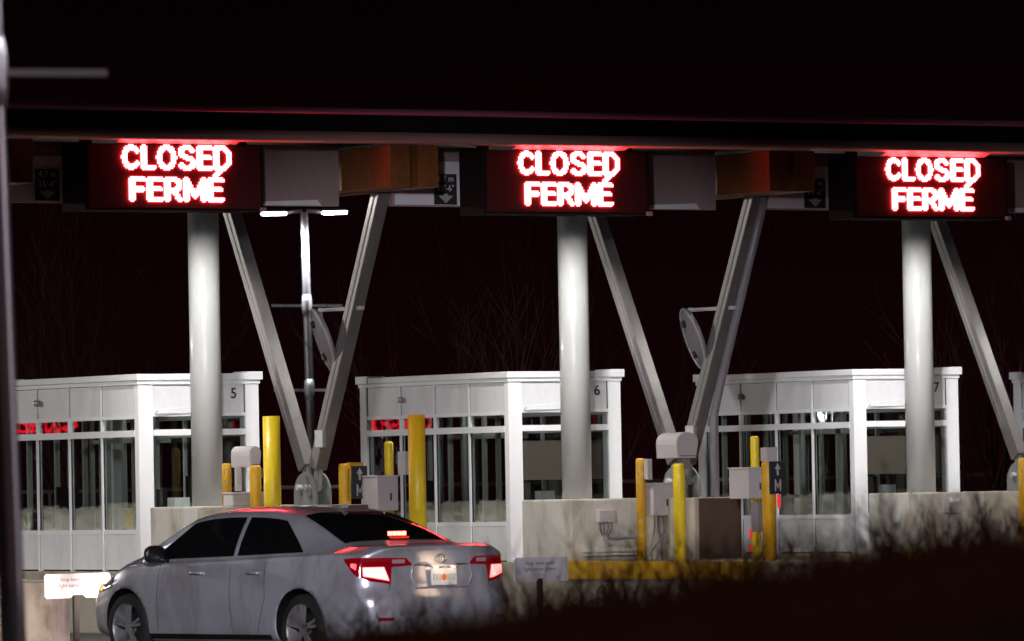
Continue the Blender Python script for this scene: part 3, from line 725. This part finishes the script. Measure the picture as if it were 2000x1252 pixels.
# canopy downlights over lanes and over booths
def downlight(x, y, z, e, col, lab, spot=140, tgt=None):
    c = empty('downlight', (x, y, z), lab, 'light', 'small downlights under the canopy')
    MB().tube([(x, y, z), (x, y, z+.06)], [.14, .16], 20).build('housing', M['box'], c)
    MB().tube([(x, y, z-.008), (x, y, z)], [.11, .11], 20).build('lens', M['lamp_lens'], c)
    lamp('downlight_light', 'SPOT', (x, y, z-.05), e, col, tgt or (x, y, 0), .14, spot, .9)
for n, k in {3: -2, **LANES}.items():
    x = k*S
    downlight(33.2+x, 62.2, 5.12, E_LANE*20, (1, .95, .88), 'downlight hidden under the canopy over the lane left of booth %d' % n, 112)
    downlight(33.9+x, 61.6, 5.12, E_BOOTH*8, (1, .98, .95), 'downlight hidden under the canopy left of the column of booth %d' % n, 46, (36.0+x, 64.25, 2.35))

# ------------------------------------------------------------------ far things: rails, trees, unseen signs added for reflections
c = empty('guard_rail', (50, 80, G), 'grey guard rail crossing behind the booths', 'guard rail')
b = MB(); a0 = Vector((30, 92, 0)); a1 = Vector((66, 70, 0))
for z in (1.0, 1.42): b.bar(a0+Vector((0, 0, z)), a1+Vector((0, 0, z)), .05, .07, (0, 0, 1))
b.build('rail', M['rail'], c)
for i in range(19):
    p = a0.lerp(a1, i/18); MB().tube([p+Vector((0, 0, G)), p+Vector((0, 0, 1.42))], .035, 8).build('post', M['rail'], c)

def mirrored(x, y, z, lab):  # unseen sign added only to be mirrored in the booth glass
    c = empty('reflected_display', (x, y, z), lab, 'sign', 'unseen red displays added for their reflection in the booth glass')
    MB().box((x-.62, y, z-.16), (x+.62, y+.12, z+.16)).build('cabinet', M['cabinet'], c)
    b = MB(); led_line('CLOSED', .0165, x, z-.13, y-.005, 1.1, b, 1.4); b.build('lettering', M['led_small'], c)
    MB().tube([(x, y+.2, G), (x, y+.2, z)], .05, 8).build('post', M['rail'], c)
def refl(px, py, L, k):
    """point met by the sight line through (px,py) after mirroring in the glass of booth k"""
    C0 = Vector((0, 0, CH)); d = (FW + RT*((px-1000)/FPX) + UP*((626-py)/FPX)).normalized()
    t = (35.06+k*S)/d.x; p = C0+d*t; d2 = Vector((-d.x, d.y, d.z)); return p+d2*L
q = refl(80, 828, 17, 0); mirrored(q.x, q.y, q.z, 'unseen red display added for its reflection in booth 5')
q = refl(785, 828, 16, 1); mirrored(q.x, q.y, q.z, 'unseen red display added for its reflection in booth 6')

q = refl(1608, 806, 45, 2)  # unseen light added to put a glint in the glass
c = empty('glint_light', (q.x, q.y, q.z), 'unseen small white light added for its glint in booth 7', 'light')
MB().box((q.x-.05, q.y-.02, q.z-.08), (q.x+.06, q.y+.05, q.z+.02)).build('lens', M['lamp_lens'], c); MB().tube([(q.x, q.y+.1, G), (q.x, q.y+.1, q.z+.1)], .05, 8).build('post', M['rail'], c)
def tree(px, depth, height, lab, seed, n=9, spread=.16):
    r = random.Random(seed); p0 = at(px, 950, depth); base = Vector((p0.x, p0.y, G))
    c = empty('bare_tree', base, lab, 'tree', 'bare winter trees behind the booths')
    trunk = MB(); br = MB()
    def grow(mb, p, d, L, r0, lev):
        pts = [p]; rs = [r0]; q = p.copy(); dd = d.copy(); seg = 6
        for i in range(seg):
            dd = (dd+Vector((r.gauss(0, .07), r.gauss(0, .07), .04))).normalized(); q = q+dd*L/seg; pts.append(q.copy()); rs.append(max(.004, r0*(1-.8*(i+1)/seg)))
            if lev < 3 and i >= 1:
                for _ in range(2 if lev < 2 else 1):
                    sd = (dd+Vector((r.gauss(0, .42), r.gauss(0, .42), r.uniform(0, .3)))).normalized()
                    grow(br, q.copy(), sd, L*r.uniform(.35, .55), rs[-1]*.6, lev+1)
        mb.tube(pts, rs, 5, False)
    for i in range(n):
        d = Vector((r.gauss(0, spread), r.gauss(0, spread), 1)).normalized()
        grow(trunk, base+Vector((r.gauss(0, .15), r.gauss(0, .15), 0)), d, height*r.uniform(.75, 1.05), .05, 1)
    trunk.build('trunk', M['bark'], c); br.build('crown', M['bark'], c)
tree(150, 100, 4.0, 'faint bare tree above the left end of booth 5', 1, 8, .2)
tree(1035, 88, 4.2, 'faint bare tree above the roof of booth 6 left of its column', 2, 3, .12)
tree(900, 92, 3.6, 'spindly bare tree above the left end of booth 6', 8, 3, .3)
tree(1930, 86, 3.8, 'faint bare tree between booth 7 and the right edge', 4, 4, .12)
tree(1245, 96, 3.4, 'very faint bare tree right of booth 6', 6, 3, .2)

# ------------------------------------------------------------------ the car
def cr(pts, x):
    """Catmull-Rom through (x,y) points"""
    n = len(pts)
    if x <= pts[0][0]: return pts[0][1]
    if x >= pts[-1][0]: return pts[-1][1]
    for i in range(n-1):
        if x <= pts[i+1][0]: break
    x0, y0 = pts[i]; x1, y1 = pts[i+1]; h = x1-x0
    m0 = (y1-pts[i-1][1])/(x1-pts[i-1][0]) if i > 0 else (y1-y0)/h
    m1 = (pts[i+2][1]-y0)/(pts[i+2][0]-x0) if i+2 < n else (y1-y0)/h
    t = (x-x0)/h
    return (2*t**3-3*t*t+1)*y0+(t**3-2*t*t+t)*h*m0+(-2*t**3+3*t*t)*y1+(t**3-t*t)*h*m1
LC = 4.81
ZT = [(0,1.075),(.12,1.10),(.35,1.10),(.58,1.105),(.75,1.15),(1.1,1.29),(1.45,1.40),(1.8,1.455),(2.3,1.47),(2.8,1.45),(3.1,1.39),(3.45,1.22),(3.8,1.04),(4.2,.96),(4.55,.86),(4.72,.78),(4.81,.72)]
ZB = [(0,.98),(.5,1.0),(1.2,.99),(2.4,.955),(3.4,.93),(3.9,.90),(4.4,.80),(4.81,.66)]
WR = [(0,.66),(.4,.68),(.7,.66),(1.1,.62),(1.6,.60),(2.4,.61),(3.0,.61),(3.4,.66),(3.8,.70),(4.4,.66),(4.81,.55)]
ZRO = [(0,.025),(.5,.02),(.9,.05),(1.4,.075),(2.4,.08),(3.1,.07),(3.6,.03),(4.81,.03)]
WF = [(0,.955),(.35,.985),(.9,1.0),(3.6,1.0),(4.2,.975),(4.6,.92),(4.81,.85)]
ZBOT = [(0,.27),(.4,.2),(1.0,.17),(3.8,.17),(4.5,.2),(4.81,.24)]
PR = [(.15,.12),(.27,.04),(.42,.005),(.58,0),(.635,.02),(.665,.065),(.8,.085),(.95,.095),(1.03,.075),(1.075,.05),(1.11,.06)]
PF = [(.15,.15),(.3,.03),(.5,0),(.62,.03),(.72,.10),(.85,.2)]
def half(x):
    w_ = cr(WF, x); zb = cr(ZBOT, x); zbt = cr(ZB, x); zt = cr(ZT, x); wr = cr(WR, x)*1.0; zr = zt-cr(ZRO, x); wb = .868*w_
    wr = min(wr, wb-.05); zr = max(zr, zbt+.035)
    P = [(0,zb),(.5,zb),(.78*w_,zb+.015),(.875*w_,zb+.09),(.898*w_,.42),(.912*w_,.58),(.908*w_,.74),(.892*w_,.86 if zbt>.93 else zbt-.07),(wb,zbt),(wb-.03,zbt+.025)]
    for t, bul in ((.3, .018), (.6, .022), (.85, .012)): P.append((wb-.03+(wr-wb+.03)*t+bul*(zr-zbt)*2, zbt+.025+(zr-zbt-.025)*t))
    P += [(wr,zr),(wr-.07,zr+(zt-zr)*.55),(wr*.6,zt-.006),(wr*.3,zt-.001),(0,zt)]
    return P
def dens(P, k=3):
    Q = []
    n = len(P)
    for i in range(n-1):
        p0 = P[max(i-1, 0)]; p1 = P[i]; p2 = P[i+1]; p3 = P[min(i+2, n-1)]
        for j in range(k):
            t = j/k; f = []
            for a in (0, 1):
                m0 = (p2[a]-p0[a])/2; m1 = (p3[a]-p1[a])/2
                # limit tangents so sharp corners do not overshoot
                d = p2[a]-p1[a]; lim = 3*abs(d)
                m0 = max(-lim, min(lim, m0)); m1 = max(-lim, min(lim, m1))
                f.append((2*t**3-3*t*t+1)*p1[a]+(t**3-2*t*t+t)*m0+(-2*t**3+3*t*t)*p2[a]+(t**3-t*t)*m1)
            Q.append(tuple(f))
    Q.append(P[-1]); return Q
def fin(x, y, z):
    a = max(0, 1-x/.9); b = max(0, 1-(LC-x)/1.0)
    return x+(cr(PR, z)+.20*(abs(y)/.9)**4)*a**1.5-(cr(PF, z)+.42*(abs(y)/.9)**3)*b**1.5
_cache = {}
def secd(x):
    x = round(x, 4)
    if x not in _cache: _cache[x] = dens(half(x))
    return _cache[x]
def side_y(x, z):
    Q = secd(x)
    for (y0, z0), (y1, z1) in zip(Q[6:], Q[7:]):
        if z0 <= z <= z1 and z1 > z0: return y0+(y1-y0)*(z-z0)/(z1-z0)
    return Q[-1][0] if z > Q[-1][1] else .88
def top_z(x, y):
    Q = secd(x); y = abs(y)
    for (y0, z0), (y1, z1) in zip(Q[::-1], Q[::-1][1:]):
        if y0 <= y <= y1 and y1 > y0: return z0+(z1-z0)*(y-y0)/(y1-y0)
    return Q[-1][1]
def build_car():
    rear = at(876, 1289, 58.9)
    hd = R_(7.0)     # heading: rotated from +Y towards -X
    # local frame: +X forward, +Y left  -> world
    c = empty('parked_car', (rear.x, rear.y, G), 'silver sedan with brake lamps lit waiting at the closed lane', 'car', rz=R_(90)+hd)
    b = MB(); NS = 88; xs = [LC*(1-math.cos(math.pi*i/NS))/2*.35+LC*i/NS*.65 for i in range(NS+1)]
    n = len(secd(0)); V = []; F = []
    for x in xs:
        Q = secd(x); ring = [(y, z) for y, z in Q]+[(-y, z) for y, z in Q[-2:0:-1]]
        for y, z in ring: V.append((fin(x, y, z), y, z))
    m_ = 2*n-2
    for i in range(NS):
        for j in range(m_): F.append((i*m_+j, i*m_+(j+1)%m_, (i+1)*m_+(j+1)%m_, (i+1)*m_+j))
    b.add(V, F, True)
    for x, base in ((0, 0), (LC, NS*m_)):          # end caps
        Q = secd(x); L = 16; V2 = []; F2 = []
        for (y, z) in Q:
            for t in range(L+1): yy = y*(1-2*t/L); V2.append((fin(x, yy, z), yy, z))
        for i in range(n-1):
            for t in range(L): a = i*(L+1)+t; F2.append((a, a+1, a+L+2, a+L+1))
        b.add(V2, F2, True)
    me = bpy.data.meshes.new('body'); me.from_pydata(b.v, [], b.f)
    bm = bmesh.new(); bm.from_mesh(me); bmesh.ops.remove_doubles(bm, verts=bm.verts, dist=.0006)
    bmesh.ops.dissolve_degenerate(bm, dist=.0003, edges=bm.edges); bmesh.ops.recalc_face_normals(bm, faces=bm.faces)
    for f in bm.faces: f.smooth = True
    bm.to_mesh(me); bm.free()
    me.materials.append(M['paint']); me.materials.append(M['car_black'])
    body = bpy.data.objects.new('body', me); COL.objects.link(body)
    WX = (1.08, 3.87)
    cut = MB()
    for wx in WX:
        for s_ in (-1, 1):
            cut.tube([(wx, s_*.60, .33), (wx, s_*1.1, .33)], .375, 40)
    cm = bpy.data.meshes.new('cut'); cm.from_pydata(cut.v, [], cut.f); cm.materials.append(M['paint']); cm.materials.append(M['car_black'])
    for p in cm.polygons: p.material_index = 1
    bm = bmesh.new(); bm.from_mesh(cm); bmesh.ops.recalc_face_normals(bm, faces=bm.faces); bm.to_mesh(cm); bm.free()
    co = bpy.data.objects.new('cut', cm); COL.objects.link(co)
    md = body.modifiers.new('b', 'BOOLEAN'); md.operation = 'DIFFERENCE'; md.object = co; md.solver = 'EXACT'
    bpy.context.view_layer.update()
    ev = body.evaluated_get(bpy.context.evaluated_depsgraph_get()); nm = bpy.data.meshes.new_from_object(ev)
    body.modifiers.clear(); body.data = nm; bpy.data.objects.remove(co); body.parent = c
    def patch(fn, us, vs, name, m, parent=c, smooth=True, mirror=False):
        V = []; F = []
        for u in us:
            for v in vs:
                p = fn(u, v); V.append((p[0], -p[1], p[2]) if mirror else p)
        k = len(vs)
        for i in range(len(us)-1):
            for j in range(k-1): F.append((i*k+j, i*k+j+1, (i+1)*k+j+1, (i+1)*k+j))
        q = MB(); q.add(V, F, smooth); return q.build(name, m, parent, local=True, recalc=False)
    U = lambda n_: [i/n_ for i in range(n_+1)]
    E_ = .004
    def sidept(x, z, e=E_):
        return (fin(x, side_y(x, z), z), side_y(x, z)+e, z)
    for mir in (False, True):
        # side glass: bottom and top edge lines
        def glass(x0b, x1b, x0t, x1t):
            def f(u, v):
                xb = x0b+(x1b-x0b)*u; xt = x0t+(x1t-x0t)*u
                x = xb+(xt-xb)*v; zb = cr(ZB, xb)+.045; zt = min(cr(ZT, xt)-cr(ZRO, xt)-.02, 1.385)
                z = zb+(max(zt, zb+.01)-zb)*v
                return sidept(x, z, .006)
            return f
        patch(glass(1.10, 2.12, 1.60, 2.16), U(20), U(10), 'side_window', M['car_glass'], mirror=mir)
        patch(glass(2.18, 3.50, 2.22, 3.05), U(20), U(10), 'side_window', M['car_glass'], mirror=mir)
        def strip(x0, x1, z0, z1, wd):       # dark seam between two points on the side
            L = math.hypot(x1-x0, z1-z0); ox, oz = -(z1-z0)/L*wd/2, (x1-x0)/L*wd/2
            return lambda u, v: sidept(x0+(x1-x0)*u+ox*(2*v-1), z0+(z1-z0)*u+oz*(2*v-1), .0035)
        for s_ in ((1.62, 1.60, .96, .62), (1.60, 1.75, .62, .28), (2.16, 2.14, .98, .26), (3.30, 3.34, .93, .30)):
            patch(strip(s_[0], s_[1], s_[2], s_[3], .007), U(8), U(1), 'door_seam', M['car_black'], mirror=mir)
        patch(strip(1.55, 3.5, .245, .245, .05), U(20), U(1), 'sill_trim', M['car_black'], mirror=mir)
        sg = -1 if mir else 1
        for hx in (1.78, 2.68):
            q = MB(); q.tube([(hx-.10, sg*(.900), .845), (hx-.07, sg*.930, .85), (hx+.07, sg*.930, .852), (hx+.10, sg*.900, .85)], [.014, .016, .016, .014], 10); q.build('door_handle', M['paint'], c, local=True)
        # tail lamps: path from the centre of the rear round the corner
        def per(t, z, e=.005):
            w_ = side_y(0, z)*1.0
            if t <= w_: y = t; return (fin(0, y, z)-e, y+e*(y/.9)**3, z)
            x = t-w_; y = side_y(x, z); return (fin(x, y, z)-e*.5, y+e, z)
        def ip(pts, t):
            for (a, p), (b2, q2) in zip(pts, pts[1:]):
                if a <= t <= b2: return p+(q2-p)*(t-a)/max(b2-a, 1e-6)
            return pts[-1][1]
        def lampf(t0, t1, topc, botc, e):
            return lambda u, v: per(t0+(t1-t0)*u, ip(botc, t0+(t1-t0)*u)+(ip(topc, t0+(t1-t0)*u)-ip(botc, t0+(t1-t0)*u))*v, e)
        tl = patch(lampf(.34, 1.12, [(.34,.915),(.40,.975),(.86,.985),(1.12,.975)], [(.34,.905),(.555,.895),(.565,.735),(.75,.765),(.95,.85),(1.12,.955)], .007), U(40), U(8), 'tail_lamp', M['lens'], mirror=mir)
        patch((lambda u, v: per((.59+.04*v)+(.81-.59-.04*v)*u, (.768+.045*u)+(.893-.768-.045*u)*v, .013)), U(10), U(5), 'brake_light', M['brake'], tl, mirror=mir)
        patch(lampf(.87, .98, [(.87,.925),(.98,.93)], [(.87,.87),(.98,.90)], .013), U(6), U(3), 'side_light', M['brake_soft'], tl, mirror=mir)
        patch(lampf(.42, .55, [(.42,.96),(.55,.965)], [(.42,.925),(.55,.925)], .013), U(6), U(3), 'reverse_light', M['clear'], tl, mirror=mir)
        # side repeater / front corner lamps
        def fpt(t, z, e=.01):
            x = LC-t; y = side_y(x, z); return (fin(x, y, z)+e*.3, y+e, z)
        patch(lambda u, v: fpt(.03+.50*u, .66+.05*u+(.09+.03*u)*v), U(10), U(4), 'headlight', M['clear'], mirror=mir)
        patch(lambda u, v: fpt(.12+.10*u, .68+.05*v, .014), U(3), U(3), 'marker_lamp', M['amber'], mirror=mir)
        # door mirror
        q = MB(); cx, cy, cz = 3.22, sg*1.0, 1.03; V = []; F = []
        for i in range(9):
            ph = math.pi*i/8
            for j in range(16):
                th = 2*math.pi*j/16; V.append((cx+.065*math.cos(ph)*(1 if math.cos(ph) > 0 else .6), cy+.125*math.sin(ph)*abs(math.cos(th))**.7*(1 if math.cos(th) > 0 else -1), cz+.085*math.sin(ph)*abs(math.sin(th))**.8*(1 if math.sin(th) > 0 else -1)))
        for i in range(8):
            for j in range(16): F.append((i*16+j, i*16+(j+1)%16, (i+1)*16+(j+1)%16, (i+1)*16+j))
        q.add(V, F, True); q.tube([(cx, sg*.85, cz-.06), (cx, sg*.95, cz-.05)], .03, 8); q.build('door_mirror', M['car_black'], c, local=True)
        # wheels
        for wx in WX:
            y0, y1 = sg*.685, sg*.885
            q = MB(); pr = [(y0, .22), (y0+sg*.004, .30), (y0+sg*.025, .325), (y1-sg*.025, .325), (y1, .30), (y1+sg*.003, .27), (y1+sg*.005, .238)]
            q.tube([(wx, p[0], .325) for p in pr], [p[1] for p in pr], 40, False); ty = q.build('tyre', M['tyre'], None, local=True)
            q = MB(); q.tube([(wx, y0, .325), (wx, y1-sg*.06, .325), (wx, y1-sg*.012, .325), (wx, y1-sg*.002, .325)], [.2, .215, .225, .236], 40, False)
            q.tube([(wx, y1-sg*.05, .325), (wx, y1-sg*.012, .325)], [.05, .042], 16); q.tube([(wx, y1-sg*.075, .325), (wx, y1-sg*.07, .325)], [.06, .06], 16)
            for s5 in range(5):
                for o5 in (-.13, .13):
                    a = R_(72*s5+20)
                    p1 = (wx+.04*math.cos(a), y1-sg*.025, .325+.04*math.sin(a)); a2 = a+o5; p2 = (wx+.222*math.cos(a2), y1-sg*.018, .325+.222*math.sin(a2)); q.bar(p1, p2, .03, .026, (0, 1, 0))
            rm = q.build('rim', M['rim'], None, local=True)
            q = MB(); q.tube([(wx, y0+sg*.02, .325), (wx, y0+sg*.05, .325)], [.2, .2], 30); dk = q.build('brake_disc', M['car_black'], None, local=True)
            wh = bpy.data.objects.new('wheel', None); COL.objects.link(wh); wh.parent = c
            for o in (ty, rm, dk): o.parent = wh
    # rear glass, wind screen
    def rg(u, v):
        x = .70+(1.46-.70)*v; hw = (.635+(.53-.635)*v); y = hw*(2*u-1); return (fin(x, y, 1.1) if x < .9 else x, y, top_z(x, y)+.006)
    patch(rg, U(24), U(14), 'rear_window', M['car_glass'])
    patch(lambda u, v: (3.12+.58*v, (.55+.08*v)*(2*u-1), top_z(3.12+.58*v, (.55+.08*v)*(2*u-1))+.006), U(16), U(8), 'windscreen', M['car_glass'])
    # high brake lamp
    q = MB()
    for i in range(4):
        y = .0+(i-1.5)*.055; q.box((.735, y-.020, 1.178), (.75, y+.020, 1.216))
    q.build('high_brake_lamp', M['brake_led'], c, local=True)
    q = MB(); q.box((.70, -.11, 1.15), (.715, .11, 1.170)); q.build('brake_reflection', M['brake_reflect_glow'], c, local=True)  # glowing strip stands in for the lamp's reflection
    # boot lip, seams, recess, plate
    def rp(y, z, e=.004): return (fin(0, y, z)-e, y, z)
    patch(lambda u, v: rp(-.82+1.64*u, .644+.010*v, .002), U(30), U(1), 'boot_seam', M['car_black'])
    for s_ in (-1, 1):
        patch(lambda u, v: rp(s_*(.575+.05*u*u+.008*v), .76-.11*u, .002), U(8), U(1), 'boot_seam', M['car_black'])
        patch(lambda u, v: rp(s_*(.35+.0*u+(.0)*v)-s_*.20*u, .905-.012*u+.014*v, .002), U(8), U(1), 'boot_seam', M['car_black'])
    q = MB(); poly = [(-.36,.80),(-.33,.915),(-.17,.925),(-.1,.895),(.1,.895),(.17,.925),(.33,.915),(.36,.80),(.30,.70),(-.30,.70)]
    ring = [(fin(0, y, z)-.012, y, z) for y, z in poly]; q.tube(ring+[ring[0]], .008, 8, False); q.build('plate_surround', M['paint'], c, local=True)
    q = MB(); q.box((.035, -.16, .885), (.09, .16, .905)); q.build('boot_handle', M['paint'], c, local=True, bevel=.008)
    pl = MB(); pl.box((.045, -.152, .715), (.053, .152, .87)); pl = pl.build('number_plate', M['board'], c, local=True, bevel=.003)
    cz = .79
    q = MB(); q.prism([(.035*math.cos(R_(t))*.9, cz+.032*math.sin(R_(t))) for t in range(0, 360, 30)], 0, .0425, .0445)
    orange = mat('orange_print', (.75, .2, .04), .5); q.build('plate_picture', orange, pl, local=True)
    q = MB(); green = mat('green_print', (.25, .36, .3), .5)
    for k, yy in enumerate((.12, .085, .05, -.05, -.085, -.12)):
        q.box((.0435, yy-.011, cz-.03), (.0446, yy-.005, cz+.03)); q.box((.0435, yy+.004, cz-.03), (.0446, yy+.010, cz+.03))
        zz = cz+(.024, 0, -.03, .0, .024, -.03)[k]; q.box((.0432, yy-.011, zz), (.0442, yy+.010, zz+.006))
    q.build('plate_characters', green, pl, local=True)
    q = MB()
    for (ry, rz, cy, cz2) in ((.058, .039, 0, .962), (.038, .012, 0, .975), (.014, .037, 0, .962)):
        rr = [(fin(0, 0, .96)-.012, cy+ry*math.cos(R_(t)), cz2+rz*math.sin(R_(t))) for t in range(0, 361, 15)]; q.tube(rr, .005, 6, False)
    q.build('emblem', M['chrome'], c, local=True)
    q = MB()
    for y in (-.1, .1): q.box((.02, y-.02, .878), (.04, y+.02, .884))
    q.build('plate_lamp', M['plate_glow'], c, local=True)
    for s_ in (-1, 1):   # reflectors low in the bumper
        patch(lambda u, v: rp(s_*(.60+.14*u), .40+.03*v, .006), U(3), U(1), 'reflector', M['lens'])
    # antenna fin
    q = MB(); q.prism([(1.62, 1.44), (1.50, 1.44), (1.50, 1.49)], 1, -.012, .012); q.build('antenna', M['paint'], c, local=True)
    # lights
    for s_ in (-1, 1):
        d = lamp('headlight_light', 'SPOT', (0, 0, 0), 230, (1, .74, .58), None, .05, 70, .8); d.parent = c
        d.location = (LC+.02, s_*.62, .66); d.rotation_euler = Vector((1, .10 if s_ > 0 else 0, -.06)).to_track_quat('-Z', 'Y').to_euler()
    d = lamp('plate_light', 'AREA', (0, 0, 0), .35, (1, .72, .45), None, .25, 170); d.parent = c; d.location = (-.09, 0, .90)
    d.rotation_euler = Vector((.8, 0, -.6)).to_track_quat('-Z', 'Y').to_euler()
    return c
build_car()
